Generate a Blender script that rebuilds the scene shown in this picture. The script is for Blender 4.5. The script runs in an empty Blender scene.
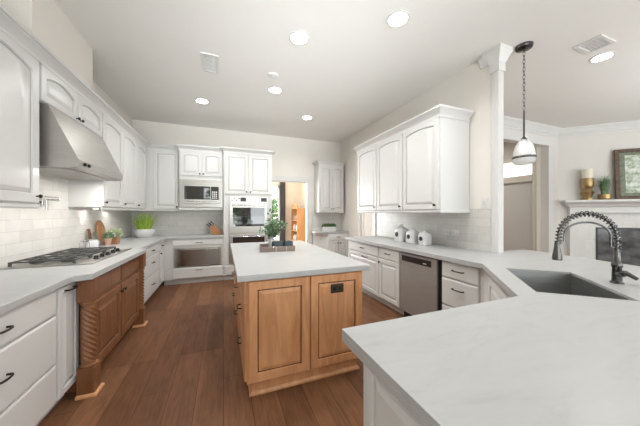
import bpy, bmesh, math, random
from mathutils import Vector, Matrix
random.seed(7)
S = bpy.context.scene
COL = S.collection
PI = math.pi

# ------------------------------------------------------------------ camera, world, lights
cd = bpy.data.cameras.new('camera'); cam = bpy.data.objects.new('camera', cd); COL.objects.link(cam)
cd.sensor_width = 36.0; cd.lens = 249.0 / 640.0 * 36.0; cd.clip_start = 0.05
cam.location = (0, 0, 1.36); cam.rotation_euler = (PI/2, 0, -math.radians(21.18))
S.camera = cam
W = bpy.data.worlds.new('daylight'); S.world = W; W.use_nodes = True
W.node_tree.nodes['Background'].inputs[0].default_value = (.93, .975, 1.0, 1)
W.node_tree.nodes['Background'].inputs[1].default_value = 4.8
S.view_settings.view_transform = 'Standard'; S.view_settings.look = 'None'
S.view_settings.gamma = 1.0; S.view_settings.use_curve_mapping = False
S.view_settings.exposure = 0.6
LIGHT_W = 9.5          # each recessed lamp
def area(name, loc, rot, sx, sy, power, color=(1, .98, .95), spread=PI):
    l = bpy.data.lights.new(name, 'AREA'); l.shape = 'RECTANGLE'; l.size = sx; l.size_y = sy; l.energy = power; l.color = color
    o = bpy.data.objects.new(name, l); COL.objects.link(o); o.location = loc; o.rotation_euler = rot
    l.spread = spread
    return o
area('ceiling_fill', (.7, -1.9, .85), (PI - .62, 0, 0), 2.4, 1.2, 27, (.93, .98, 1), math.radians(115))  # added fill aimed up from behind the camera to brighten the ceiling
area('far_ceiling_fill', (.7, -1.9, .95), (PI - 1.17, 0, 0), 1.6, .8, 11, (.93, .98, 1), math.radians(42))  # narrow added fill that lifts the far ceiling and back wall
area('living_fill', (6.0, -1.6, .85), (PI - .45, 0, 0), 2.4, 1.2, 52, (.93, .98, 1), math.radians(100))  # upward fill added for the living room, no real fixture
area('dining_fill', (-.3, 8.3, 1.7), (PI/2, 0, PI), 1.6, 2.2, 100)  # unseen fill added to brighten the dining room
area('hall_fill', (5.2, 4.8, 3.1), (0, 0, 0), .4, .4, 22)  # fill added to lighten the dark hall, not a fixture
for x, w in ((-.1, 1.8), (2.2, 1.8), (5.0, 1.6), (7.1, 1.6)):
    area('window_portal', (x, -3.19, 1.6), (PI/2, 0, 0), w, 2.2, 1).data.cycles.is_portal = True

# ------------------------------------------------------------------ materials
MATS = {}
def mat(name, color, rough=.5, metal=0.0, emit=None, es=0.0, trans=0.0, coat=0.0, ior=1.45):
    m = bpy.data.materials.new(name); m.use_nodes = True
    b = m.node_tree.nodes['Principled BSDF']
    b.inputs['Base Color'].default_value = (*color, 1); b.inputs['Roughness'].default_value = rough
    b.inputs['Metallic'].default_value = metal; b.inputs['IOR'].default_value = ior
    b.inputs['Transmission Weight'].default_value = trans; b.inputs['Coat Weight'].default_value = coat
    if emit: b.inputs['Emission Color'].default_value = (*emit, 1); b.inputs['Emission Strength'].default_value = es
    MATS[name] = m
    return m
def nd(m, t, **kw):
    n = m.node_tree.nodes.new(t)
    for k, v in kw.items(): setattr(n, k, v)
    return n
def lk(m, a, b): m.node_tree.links.new(a, b)
def bsdf(m): return m.node_tree.nodes['Principled BSDF']
def ramp(m, stops):
    r = nd(m, 'ShaderNodeValToRGB'); e = r.color_ramp.elements
    while len(e) < len(stops): e.new(.5)
    for i, (p, c) in enumerate(stops): e[i].position = p; e[i].color = (*c, 1)
    return r
def coords(m, scale=(1, 1, 1), rot=(0, 0, 0), kind='Object'):
    tc = nd(m, 'ShaderNodeTexCoord'); mp = nd(m, 'ShaderNodeMapping')
    mp.inputs['Scale'].default_value = scale; mp.inputs['Rotation'].default_value = rot
    lk(m, tc.outputs[kind], mp.inputs[0]); return mp.outputs[0]
def noise(m, vec, scale, detail=4, rough=.55, dist=0):
    n = nd(m, 'ShaderNodeTexNoise'); n.inputs['Scale'].default_value = scale; n.inputs['Detail'].default_value = detail
    n.inputs['Roughness'].default_value = rough; n.inputs['Distortion'].default_value = dist
    lk(m, vec, n.inputs['Vector']); return n.outputs['Fac']
def noisy(name, c1, c2, scale=8, rough=.5, stretch=(1, 1, 1), metal=0, bump=0, lo=.35, hi=.65, coat=0):
    m = mat(name, c1, rough, metal, coat=coat); v = coords(m, stretch)
    f = noise(m, v, scale); r = ramp(m, [(lo, c1), (hi, c2)]); lk(m, f, r.inputs[0]); lk(m, r.outputs[0], bsdf(m).inputs['Base Color'])
    if bump:
        b = nd(m, 'ShaderNodeBump'); b.inputs['Strength'].default_value = bump; b.inputs['Distance'].default_value = .01
        lk(m, f, b.inputs['Height']); lk(m, b.outputs[0], bsdf(m).inputs['Normal'])
    return m
def tile(name, c1, c2, grout, ax, w, h, rough=.32, mortar=.0025, var=True):
    m = mat(name, c1, rough); tc = nd(m, 'ShaderNodeTexCoord'); sx = nd(m, 'ShaderNodeSeparateXYZ'); cx = nd(m, 'ShaderNodeCombineXYZ')
    lk(m, tc.outputs['Object'], sx.inputs[0]); lk(m, sx.outputs[ax], cx.inputs[0]); lk(m, sx.outputs['Z'], cx.inputs[1])
    b = nd(m, 'ShaderNodeTexBrick'); b.inputs['Scale'].default_value = 1; b.inputs['Mortar Size'].default_value = mortar
    b.inputs['Brick Width'].default_value = w; b.inputs['Row Height'].default_value = h
    b.inputs['Color1'].default_value = (*c1, 1); b.inputs['Color2'].default_value = (*c2, 1); b.inputs['Mortar'].default_value = (*grout, 1)
    lk(m, cx.outputs[0], b.inputs['Vector'])
    n = noise(m, tc.outputs['Object'], 9, 5, .6, .6); mx = nd(m, 'ShaderNodeMix', data_type='RGBA', blend_type='MULTIPLY')
    r = ramp(m, [(.3, (.92, .915, .90)), (.7, (1, 1, 1))]); lk(m, n, r.inputs[0])
    mx.inputs[0].default_value = 1; lk(m, b.outputs['Color'], mx.inputs[6]); lk(m, r.outputs[0], mx.inputs[7]); lk(m, mx.outputs[2], bsdf(m).inputs['Base Color'])
    bp = nd(m, 'ShaderNodeBump'); bp.inputs['Strength'].default_value = .35; bp.inputs['Distance'].default_value = .002; bp.invert = True
    lk(m, b.outputs['Fac'], bp.inputs['Height']); lk(m, bp.outputs[0], bsdf(m).inputs['Normal'])
    return m
def planks():
    m = mat('floor_planks', (.12, .06, .035), .42); bsdf(m).inputs['Specular IOR Level'].default_value = .14; tc = nd(m, 'ShaderNodeTexCoord'); sx = nd(m, 'ShaderNodeSeparateXYZ'); cx = nd(m, 'ShaderNodeCombineXYZ')
    lk(m, tc.outputs['Object'], sx.inputs[0]); lk(m, sx.outputs['Y'], cx.inputs[0]); lk(m, sx.outputs['X'], cx.inputs[1])
    b = nd(m, 'ShaderNodeTexBrick'); b.offset = .37; b.offset_frequency = 3; b.squash_frequency = 1
    b.inputs['Scale'].default_value = 1; b.inputs['Mortar Size'].default_value = .0017; b.inputs['Brick Width'].default_value = 1.35
    b.inputs['Row Height'].default_value = .19; b.inputs['Bias'].default_value = 0
    b.inputs['Color1'].default_value = (.205, .098, .050, 1); b.inputs['Color2'].default_value = (.115, .053, .029, 1); b.inputs['Mortar'].default_value = (.05, .025, .015, 1)
    lk(m, cx.outputs[0], b.inputs['Vector'])
    v = coords(m, (14, 1.1, 1)); g = noise(m, v, 3.2, 8, .62, 1.2)
    r = ramp(m, [(.28, (.55, .50, .47)), (.48, (.95, .95, .95)), (.72, (1.35, 1.30, 1.25))]); g2 = noise(m, coords(m, (5, 1.6, 1)), 1.6, 5, .6, .8); ad = nd(m, 'ShaderNodeMath', operation='MULTIPLY_ADD'); lk(m, g, ad.inputs[0]); ad.inputs[1].default_value = .6; hv = nd(m, 'ShaderNodeMath', operation='MULTIPLY'); lk(m, g2, hv.inputs[0]); hv.inputs[1].default_value = .4; lk(m, hv.outputs[0], ad.inputs[2]); lk(m, ad.outputs[0], r.inputs[0])
    mx = nd(m, 'ShaderNodeMix', data_type='RGBA', blend_type='MULTIPLY'); mx.inputs[0].default_value = 1
    lk(m, b.outputs['Color'], mx.inputs[6]); lk(m, r.outputs[0], mx.inputs[7]); lk(m, mx.outputs[2], bsdf(m).inputs['Base Color'])
    bp = nd(m, 'ShaderNodeBump'); bp.inputs['Strength'].default_value = .14; bp.inputs['Distance'].default_value = .004
    lk(m, g, bp.inputs['Height']); lk(m, bp.outputs[0], bsdf(m).inputs['Normal'])
    return m
def wood(name, c1, c2, stretch, rough=.35, scale=3.0):
    m = mat(name, c1, rough, coat=.15); v = coords(m, stretch); f = noise(m, v, scale, 7, .6, .9)
    r = ramp(m, [(.3, c1), (.68, c2)]); lk(m, f, r.inputs[0]); lk(m, r.outputs[0], bsdf(m).inputs['Base Color']); return m
def quartz():
    m = mat('quartz', (.5, .5, .5), .36); v = coords(m, (1.0, 3.2, 1), (0, 0, .35)); f = noise(m, v, 2.6, 9, .66, 1.6)
    r = ramp(m, [(.30, (.385, .39, .385)), (.46, (.425, .43, .425)), (.62, (.44, .445, .44))]); lk(m, f, r.inputs[0]); lk(m, r.outputs[0], bsdf(m).inputs['Base Color']); return m

WHITE = mat('cabinet_white', (.64, .64, .625), .32)
TRIM = mat('trim_white', (.70, .70, .68), .4)
WALL = noisy('wall_paint', (.76, .725, .67), (.775, .74, .685), 3, .85)
GREYWALL = noisy('living_wall_paint', (.70, .685, .65), (.715, .70, .665), 3, .85)
CEIL = noisy('ceiling_paint', (.79, .775, .74), (.80, .785, .75), 3, .9)
CREAM = noisy('dining_wall_paint', (.74, .66, .55), (.75, .67, .56), 3, .85)
TAUPE = noisy('hall_paint', (.55, .505, .435), (.565, .52, .45), 3, .85)
FLOOR = planks()
QUARTZ = quartz()
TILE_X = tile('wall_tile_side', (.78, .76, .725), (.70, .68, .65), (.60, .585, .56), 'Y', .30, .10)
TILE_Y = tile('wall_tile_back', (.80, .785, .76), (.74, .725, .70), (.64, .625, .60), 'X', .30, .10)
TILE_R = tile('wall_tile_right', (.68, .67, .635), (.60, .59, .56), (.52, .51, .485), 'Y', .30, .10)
TILE_FP = tile('fireplace_tile', (.74, .74, .72), (.70, .70, .68), (.6, .6, .58), 'X', .20, .20)
MAPLE = wood('maple_stain', (.50, .235, .105), (.70, .37, .18), (5, 5, .8))
MAPLE_D = wood('maple_stain_dark', (.15, .058, .025), (.235, .098, .042), (5, 5, .8))
STEEL = noisy('brushed_steel', (.44, .425, .40), (.52, .50, .47), 6, .36, (1, 1, 30), 1.0)
DWSTEEL = noisy('dark_steel', (.33, .32, .30), (.37, .36, .34), 6, .42, (1, 1, 30), .45)
SINKSTEEL = noisy('sink_steel', (.36, .365, .36), (.42, .425, .42), 8, .36, (1, 1, 8), 1.0)
CHROME = mat('chrome', (.6, .6, .59), .15, 1.0)
GUN = mat('gunmetal', (.12, .12, .118), .24, 1.0)
BRONZE = mat('oil_rubbed_bronze', (.035, .028, .024), .38, .8)
IRON = noisy('cast_iron', (.06, .06, .058), (.095, .095, .09), 30, .42)
BLACK = mat('black_plastic', (.012, .012, .013), .3)
OVGLASS = mat('oven_glass', (.02, .022, .022), .04, 0, coat=1.0)
MIRROR = mat('mirror_glass', (.42, .42, .41), .14, 1.0)
CERAMIC = mat('white_ceramic', (.66, .66, .66), .2)
LAMP = mat('lamp_glow', (1, 1, 1), .5, emit=(1, .97, .92), es=9.0)
PUCK = mat('puck_glow', (1, 1, 1), .5, emit=(1, .97, .9), es=6.0)
VENTM = mat('vent_metal', (.66, .655, .635), .5)
DARK = mat('dark_gap', (.02, .02, .02), .8)
GRASSM = noisy('grass_green', (.30, .48, .05), (.48, .66, .12), 22, .55)
LEAFM = noisy('leaf_green', (.07, .15, .07), (.24, .34, .20), 25, .5)
MOSSM = noisy('boxwood_green', (.035, .09, .02), (.12, .22, .05), 60, .7)
SUCCM = noisy('succulent_green', (.30, .38, .18), (.58, .62, .42), 40, .6)
MAPLE_M = wood('maple_stain_mid', (.21, .09, .04), (.31, .145, .066), (5, 5, .8))
PLATEM = mat('bronze_plate', (.085, .06, .042), .35, .6)
STEMM = mat('stem_brown', (.14, .09, .05), .7)
TRAYW = wood('tray_wood', (.15, .11, .085), (.25, .19, .15), (1, 6, 6))
BLOCKW = wood('block_wood', (.36, .155, .055), (.47, .22, .085), (2, 2, 8))
BOARDW = wood('board_wood', (.33, .15, .07), (.46, .23, .11), (2, 2, 6))
BOARDD = wood('dark_board_wood', (.12, .055, .03), (.18, .085, .05), (2, 2, 6))
SHELFW = wood('orange_wood', (.50, .24, .09), (.60, .31, .13), (4, 4, .7))
TEAL = noisy('slate_ceramic', (.035, .06, .075), (.075, .11, .13), 14, .4)
BRASS = mat('brass', (.46, .34, .17), .42, 1.0)
WAX = mat('candle_wax', (.85, .80, .66), .5)
CLEAR = mat('clear_glass', (1, 1, 1), .03, trans=1.0)
RIBBED = mat('ribbed_glass', (.93, .93, .93), .3, trans=.7)
CURTAIN = noisy('curtain_cloth', (.085, .08, .08), (.12, .115, .112), 12, .9, (8, 8, .5))
BLIND = mat('blind_white', (.85, .85, .84), .6)
FRAMEG = noisy('frame_green', (.14, .17, .115), (.22, .245, .175), 20, .5, (1, 1, 1))
FRAMEB = noisy('frame_brown', (.09, .06, .04), (.15, .10, .065), 20, .5)
FIREBOX = noisy('firebox_glass', (.035, .035, .038), (.15, .15, .155), 3.5, .15, (1, 1, 1.8))
PAINTING = mat('landscape', (.5, .55, .5), .25)
def painting():
    m = PAINTING; v = coords(m, (1, 1, 1)); n = noise(m, v, 9, 8, .7)
    r = ramp(m, [(.30, (.14, .19, .12)), (.44, (.36, .44, .30)), (.53, (.62, .66, .60)), (.66, (.82, .85, .84))]); lk(m, n, r.inputs[0]); lk(m, r.outputs[0], bsdf(m).inputs['Base Color'])
painting()
STONEM = noisy('stone_panel', (.70, .69, .655), (.76, .75, .72), 7, .4, (1, 1, 2))
TREEM = noisy('tree_green', (.05, .11, .04), (.16, .26, .09), 6, .8)

GLAZE_SHADE = {MAPLE: mat('maple_glaze', (.07, .032, .015), .4), MAPLE_D: mat('maple_dark_glaze', (.045, .02, .01), .4), WHITE: mat('white_groove_shade', (.36, .355, .34), .4)}  # wood grooves carry glaze; white doors get their groove shadow painted in

# ------------------------------------------------------------------ mesh builder
class MB:
    def __init__(s): s.bm = bmesh.new()
    def box(s, x0, x1, y0, y1, z0, z1, bev=0, M=None, seg=1):
        vs = [s.bm.verts.new(p) for p in ((x0,y0,z0),(x1,y0,z0),(x1,y1,z0),(x0,y1,z0),(x0,y0,z1),(x1,y0,z1),(x1,y1,z1),(x0,y1,z1))]
        fs = [s.bm.faces.new([vs[i] for i in q]) for q in ((3,2,1,0),(4,5,6,7),(0,1,5,4),(1,2,6,5),(2,3,7,6),(3,0,4,7))]
        geo = vs
        if bev:
            es = list({e for f in fs for e in f.edges})
            r = bmesh.ops.bevel(s.bm, geom=es, offset=bev, segments=seg, affect='EDGES', profile=.5)
            geo = list({v for f in r['faces'] for v in f.verts} | {v for v in vs if v.is_valid})
        if M is not None: bmesh.ops.transform(s.bm, matrix=M, verts=[v for v in geo if v.is_valid])
        return s
    def loops(s, loops, close=True, cap0=False, cap1=False, M=None):
        rows = []
        for L in loops: rows.append([s.bm.verts.new((M @ Vector(p)) if M is not None else p) for p in L])
        for a, b in zip(rows, rows[1:]):
            n = len(a)
            for i in range(n if close else n - 1):
                j = (i + 1) % n
                try: s.bm.faces.new((a[i], a[j], b[j], b[i]))
                except ValueError: pass
        if cap0: s.bm.faces.new(rows[0][::-1])
        if cap1: s.bm.faces.new(rows[-1])
        return s
    def lathe(s, prof, c=(0, 0, 0), n=20, M=None, cap=True):
        L = [[(c[0] + r*math.cos(2*PI*k/n), c[1] + r*math.sin(2*PI*k/n), c[2] + z) for k in range(n)] for r, z in prof]
        return s.loops(L, True, cap, cap, M)
    def tube(s, pts, r, n=8, M=None, closed=False):
        P = [Vector(p) for p in pts]; L = []; up = None
        for i, p in enumerate(P):
            a = P[(i-1) % len(P)] if (closed or i > 0) else p; b = P[(i+1) % len(P)] if (closed or i < len(P)-1) else p
            t = (b - a).normalized()
            if up is None: up = t.orthogonal().normalized()
            else: up = (up - t*up.dot(t)).normalized()
            w = t.cross(up); rr = r[i] if isinstance(r, (list, tuple)) else r
            L.append([p + (up*math.cos(2*PI*k/n) + w*math.sin(2*PI*k/n))*rr for k in range(n)])
        if closed: L.append(L[0]); return s.loops(L, True, False, False, M)
        return s.loops(L, True, True, True, M)
    def prism(s, poly, z0, z1, M=None, caps=True):
        return s.loops([[(x, y, z0) for x, y in poly], [(x, y, z1) for x, y in poly]], True, caps, caps, M)
    def sweep(s, path, prof, closed=False):          # path in xy, prof = (outward, z); outward is the right-hand side of the path
        n = len(path); L = []
        for i in range(n):
            p = Vector(path[i]); d0 = d1 = None
            if closed or i > 0: d0 = (p - Vector(path[(i-1) % n])).normalized()
            if closed or i < n-1: d1 = (Vector(path[(i+1) % n]) - p).normalized()
            d0 = d0 or d1; d1 = d1 or d0
            n0 = Vector((d0.y, -d0.x)); n1 = Vector((d1.y, -d1.x)); m = (n0 + n1).normalized(); k = 1 / max(.3, m.dot(n0))
            L.append([(p.x + m.x*k*o, p.y + m.y*k*o, z) for o, z in prof])
        if closed: L.append(L[0])
        return s.loops(L, True, not closed, not closed)
    def panel(s, x0, x1, z0, z1, yf, t=.02, fr=.06, arch=0, flat=False, groove=.013):
        ns = 12 if arch else 1
        def lp(ins, y, ar):
            a, b, c, d = x0+ins, x1-ins, z0+ins, z1-ins
            pts = [(a, y, c), (b, y, c)]
            for k in range(ns+1):
                u = 1 - 2*k/ns; pts.append(((a+b)/2 + u*(b-a)/2, y, d - ar*u*u))
            return pts
        if flat: L = [lp(0, yf+t, 0), lp(0, yf+.006, 0), lp(.012, yf, 0)]
        else: L = [lp(0, yf+t, 0), lp(0, yf+.004, 0), lp(.004, yf, 0), lp(fr, yf, arch), lp(fr+.004, yf+groove, arch), lp(fr+.011, yf+groove, arch), lp(fr+.038, yf+.001, arch)]
        n0 = len(s.bm.faces); s.loops(L, True, True, True)
        if not flat:
            s.bm.faces.ensure_lookup_table()
            for f in list(s.bm.faces)[n0:]:
                ys = [v.co.y for v in f.verts]
                if max(abs(y-(yf+groove)) for y in ys) < 1e-5: f.material_index = 1
        return s
    def build(s, name, m, parent=None, smooth=22, kind=None):
        if m.name in ('gunmetal', 'chrome', 'oil_rubbed_bronze', 'brass', 'white_ceramic'): smooth = max(smooth, 45)
        bmesh.ops.recalc_face_normals(s.bm, faces=s.bm.faces)
        me = bpy.data.meshes.new(name); s.bm.to_mesh(me); s.bm.free()
        o = bpy.data.objects.new(name, me); COL.objects.link(o); me.materials.append(m)
        if m in GLAZE_SHADE and any(p.material_index for p in me.polygons): me.materials.append(GLAZE_SHADE[m])
        elif len(me.polygons): me.polygons.foreach_set('material_index', [0]*len(me.polygons))
        if smooth:
            me.polygons.foreach_set('use_smooth', [True]*len(me.polygons)); me.set_sharp_from_angle(angle=math.radians(smooth))
        if parent is not None: o.parent = parent
        if kind: o['kind'] = kind
        return o
def thing(name, label, cat, loc=(0, 0, 0), rz=0, group=None):
    o = bpy.data.objects.new(name, None); COL.objects.link(o); o.location = loc; o.rotation_euler = (0, 0, rz); o.empty_display_size = .1
    o['label'] = label; o['category'] = cat
    if group: o['group'] = group
    return o
def tag(o, label, cat, group=None):
    o['label'] = label; o['category'] = cat
    if group: o['group'] = group
    return o
def structure(name, mb, m, smooth=30): return mb.build(name, m, None, smooth, 'structure')
def RX(a): return Matrix.Rotation(a, 4, 'X')
def T(x, y, z): return Matrix.Translation((x, y, z))
def fill_poly(mb, outer, holes, z0, z1):
    bm = mb.bm; es = []
    for loop in [outer] + holes:
        vs = [bm.verts.new((x, y, z0)) for x, y in loop]
        es += [bm.edges.new((vs[i], vs[(i+1) % len(vs)])) for i in range(len(vs))]
    r = bmesh.ops.triangle_fill(bm, use_beauty=True, use_dissolve=False, edges=es)
    fs = [g for g in r['geom'] if isinstance(g, bmesh.types.BMFace)]
    e = bmesh.ops.extrude_face_region(bm, geom=fs)
    bmesh.ops.translate(bm, vec=(0, 0, z1-z0), verts=[g for g in e['geom'] if isinstance(g, bmesh.types.BMVert)])
    return mb
def add_bevel(o, w=.004, seg=2):
    b = o.modifiers.new('edge', 'BEVEL'); b.width = w; b.segments = seg; b.limit_method = 'ANGLE'; b.angle_limit = math.radians(40)
    return o

# ------------------------------------------------------------------ room shell
CH = 3.2
structure('floor', MB().box(-1.9, 10.5, -3.2, 9.0, -.1, 0), FLOOR)
structure('ceiling', MB().box(-1.9, 10.5, -3.2, 9.0, CH, CH+.12), CEIL)
structure('wall_left', MB().box(-1.8, -1.68, -3.2, 9.0, 0, CH), WALL)
b = MB(); b.box(-1.68, .97, 5.9, 6.02, 0, CH); b.box(.97, 1.958, 5.9, 6.02, 2.133, CH); b.box(1.958, 3.0, 5.9, 6.02, 0, CH)
structure('wall_back', b, WALL)
b = MB(); b.box(2.86, 3.0, 1.95, 4.33, 0, CH); b.box(2.86, 3.0, 4.33, 4.87, 2.05, CH); b.box(2.86, 3.0, 4.87, 5.9, 0, CH)
structure('wall_right', b, WALL)
b = MB(); b.box(-1.68, -1.37, 2.58, 3.53, 2.70, CH)
structure('wall_hood_chase', b, WALL)
b = MB(); b.box(3.0, 4.3, 3.23, 3.35, 0, CH); b.box(4.3, 6.5, 3.23, 3.35, 2.80, CH); b.box(6.5, 7.0, 3.23, 3.40, 0, CH)
structure('wall_living', b, GREYWALL)
b = MB(); b.box(6.36, 6.55, 3.352, 3.39, 0, CH); b.box(6.36, 6.5, 3.39, 4.5, 2.60, CH); b.box(6.36, 6.5, 4.5, 6.2, 0, CH); b.box(3.0, 6.5, 6.02, 6.14, 0, CH)
structure('wall_hall', b, TAUPE)
e45 = Vector((.7071, -.7071)); n45 = Vector((-.7071, -.7071)); P45 = Vector((6.89, 3.23))
def fp(s_, off): p = P45 + e45*s_ + n45*off; return (p.x, p.y)
MFP = Matrix.Translation((P45.x, P45.y, 0)) @ Matrix.Rotation(-PI/4, 4, 'Z')       # local x along wall, -y towards the room
structure('wall_fireplace', MB().box(0, 3.4, 0, .14, 0, CH, M=MFP), GREYWALL)
b = MB(); xs = [(-1.8, -1.0), (.8, 1.3), (3.1, 4.2), (5.8, 6.3), (7.9, 10.5)]
for x0, x1 in xs: b.box(x0, x1, -3.32, -3.2, 0, CH)
for x0, x1 in ((-1.0, .8), (1.3, 3.1), (4.2, 5.8), (6.3, 7.9)): b.box(x0, x1, -3.32, -3.2, 0, .5); b.box(x0, x1, -3.32, -3.2, 2.7, CH)
structure('wall_south', b, WALL)
for i, (x0, x1) in enumerate(((-1.0, .8), (1.3, 3.1), (4.2, 5.8), (6.3, 7.9))):
    b = MB(); xm = (x0+x1)/2
    b.box(x0, x1, -3.28, -3.22, .5, .56); b.box(x0, x1, -3.28, -3.22, 2.64, 2.7); b.box(x0, x0+.06, -3.28, -3.22, .56, 2.64); b.box(x1-.06, x1, -3.28, -3.22, .56, 2.64)
    b.box(xm-.03, xm+.03, -3.28, -3.22, .56, 2.64); b.box(x0+.06, x1-.06, -3.28, -3.22, 1.9, 1.94)
    structure('window_%d' % (i+3), b, TRIM)
structure('wall_east', MB().box(9.3, 9.42, -3.2, .82, 0, CH), GREYWALL)
# dining room beyond the back doorway
b = MB(); b.box(.75, 1.05, 8.5, 8.62, 0, CH); b.box(1.05, 1.78, 8.5, 8.62, 0, .45); b.box(1.05, 1.78, 8.5, 8.62, 2.25, CH); b.box(1.78, 2.7, 8.5, 8.62, 0, CH)
structure('wall_dining_far', b, CREAM)
structure('wall_dining_right', MB().box(2.56, 2.68, 6.02, 8.5, 0, CH), CREAM)
# trims
CROWN = [(0, CH), (.10, CH), (.10, CH-.02), (.085, CH-.035), (.06, CH-.055), (.035, CH-.095), (.02, CH-.11), (.02, CH-.13), (0, CH-.13)]
b = MB(); b.sweep([(3.0, 3.23), (6.89, 3.23), fp(3.2, 0)], CROWN)
b.sweep([(3.0, 3.23), (6.89, 3.23), fp(3.2, 0)], [(0, CH-.18), (.012, CH-.18), (.018, CH-.165), (.012, CH-.15), (0, CH-.15)])
structure('trim_1', b, TRIM)
b = MB(); b.box(1.958, 2.07, 5.875, 5.9, 0, 2.24); b.box(.967, 1.958, 5.875, 5.9, 2.133, 2.24); b.box(1.94, 1.958, 5.9, 6.02, 0, 2.133); b.box(.97, .988, 5.9, 6.02, 0, 2.133); b.box(.988, 1.94, 5.9, 6.02, 2.115, 2.133)
structure('trim_2', b, TRIM)
b = MB(); b.box(6.5, 6.67, 3.205, 3.23, 0, 2.90); b.box(4.2, 6.5, 3.205, 3.23, 2.80, 2.90); b.box(4.2, 4.3, 3.205, 3.23, 0, 2.8)
structure('trim_3', b, TRIM)
b = MB(); b.box(2.835, 2.86, 4.87, 4.96, 0, 2.14); b.box(2.835, 2.86, 4.25, 4.33, 0, 2.14); b.box(2.835, 2.86, 4.33, 4.87, 2.05, 2.14)
structure('trim_4', b, TRIM)
b = MB(); b.panel(4.33, 4.87, .0, 2.05, 0, .035, .10, 0)
o = structure('door_1', b, WALL); o.location = (2.875, 9.2, 0)
o.rotation_euler = (0, 0, -PI/2)
# hall door with a lit transom
b = MB(); b.box(6.35, 6.40, 3.42, 4.5, 2.07, 2.21); b.box(6.34, 6.36, 3.42, 4.55, 2.56, 2.64); b.box(6.35, 6.45, 3.39, 3.43, 0, 2.6)
structure('trim_5', b, mat('hall_trim', (.60, .55, .47), .5))
structure('window_1', MB().box(6.41, 6.43, 3.42, 4.5, 2.21, 2.60), mat('transom_daylight', (.8, .8, .8), .3, emit=(1, .98, .95), es=.55))
structure('door_2', MB().box(6.40, 6.44, 3.42, 4.5, .01, 2.07), mat('hall_door_paint', (.55, .52, .48), .35))
b = MB(); b.box(1.02, 1.08, 8.47, 8.5, .40, 2.3); b.box(1.75, 1.81, 8.47, 8.5, .40, 2.3); b.box(1.02, 1.81, 8.47, 8.5, 2.2, 2.3); b.box(1.02, 1.81, 8.46, 8.5, .40, .47); b.box(1.08, 1.75, 8.5, 8.53, 1.33, 1.37)
structure('window_2', b, TRIM)
# tile
structure('wall_left_backsplash', MB().box(-1.68, -1.672, .9, 5.9, .914, 1.75), TILE_X)
structure('wall_back_backsplash', MB().box(-1.672, 0, 5.892, 5.9, .914, 1.50), TILE_Y)
structure('wall_bar_backsplash', MB().box(2.08, 2.86, 5.892, 5.9, .914, 1.42), TILE_Y)
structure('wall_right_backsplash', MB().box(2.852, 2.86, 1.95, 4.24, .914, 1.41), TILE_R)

# ------------------------------------------------------------------ cabinets
def knob_mb(x, z, yf):
    return MB().lathe([(.006, 0), (.005, .012), (.013, .018), (.0155, .024), (.012, .031), (.004, .033)], n=12, M=T(x, yf, z) @ RX(PI/2))
def pull_mb(x, z, yf, l=.11, vertical=False):
    h = l/2; pts = [(-h, .002, 0), (-h, -.022, 0), (-h+.014, -.03, 0), (0, -.034, 0), (h-.014, -.03, 0), (h, -.022, 0), (h, .002, 0)]
    if vertical: pts = [(p[2], p[1], p[0]) for p in pts]
    return MB().tube([(x+p[0], yf+p[1], z+p[2]) for p in pts], .0055, 8)
UCROWN = lambda z: [(0, z-.022), (.012, z-.022), (.012, z-.004), (.004, z), (.004, z+.012), (.016, z+.03), (.044, z+.056), (.05, z+.06), (.05, z+.066), (.064, z+.07), (.064, z+.095), (0, z+.095)]
RAIL = lambda z: [(0, z-.035), (.004, z-.035), (.012, z-.025), (.012, z-.005), (.004, z), (0, z)]
def cabinet(name, label, cat, loc, rz, w, d, z0, z1, fronts, m=WHITE, toe=True, group=None, crown=None, rail=None, hw=BRONZE, toem=None, x0=0):
    t = thing(name, label, cat, loc, rz, group)
    b = MB(); b.box(x0, x0+w, 0, d, z0, z1, .002); b.build('body', m, t)
    if toe: MB().box(x0, x0+w, .07, d, 0, z0).build('toe_kick', toem or m, t)
    for f in fronts:
        kind, a, c, e, g = f[:5]; op = f[5] if len(f) > 5 else {}
        b = MB(); b.panel(a, c, e, g, -.02, .02, op.get('fr', .058), op.get('arch', 0), op.get('flat', kind == 'drawer'))
        o = b.build('door' if kind == 'door' else 'drawer' if kind == 'drawer' else kind, m, t)
        if 'knob' in op: knob_mb(*op['knob'], -.02).build('knob', hw, o)
        if 'pull' in op: pull_mb(op['pull'][0], op['pull'][1], -.02, op.get('len', .11)).build('pull', hw, o)
    if crown:
        b = MB(); b.sweep(crown, UCROWN(z1)); b.build('crown_molding', m, t)
    if rail:
        b = MB(); b.sweep(rail, RAIL(z0)); b.build('light_rail', m, t)
    return t
RL, RR = PI/2, -PI/2
ct = .869
# left base run; local x = world y
cabinet('drawer_cabinet', 'white base cabinet with three wide drawers at the left edge of the photo', 'cabinet', (-1.04, 1.30, 0), RL, .86, .63, .10, ct,
        [('drawer', .015, .85, .695, .855, {'pull': (.40, .785), 'len': .085}), ('drawer', .015, .85, .372, .685, {'pull': (.40, .545), 'len': .085}), ('drawer', .015, .85, .115, .362, {'pull': (.40, .26), 'len': .085})])
cabinet('pullout_cabinet', 'narrow white pull-out cabinet beside the twisted wooden column', 'cabinet', (-1.04, 2.165, 0), RL, .26, .63, .10, ct,
        [('door', .008, .252, .115, .855, {'fr': .042, 'pull': (.12, .825), 'len': .10})])
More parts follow.
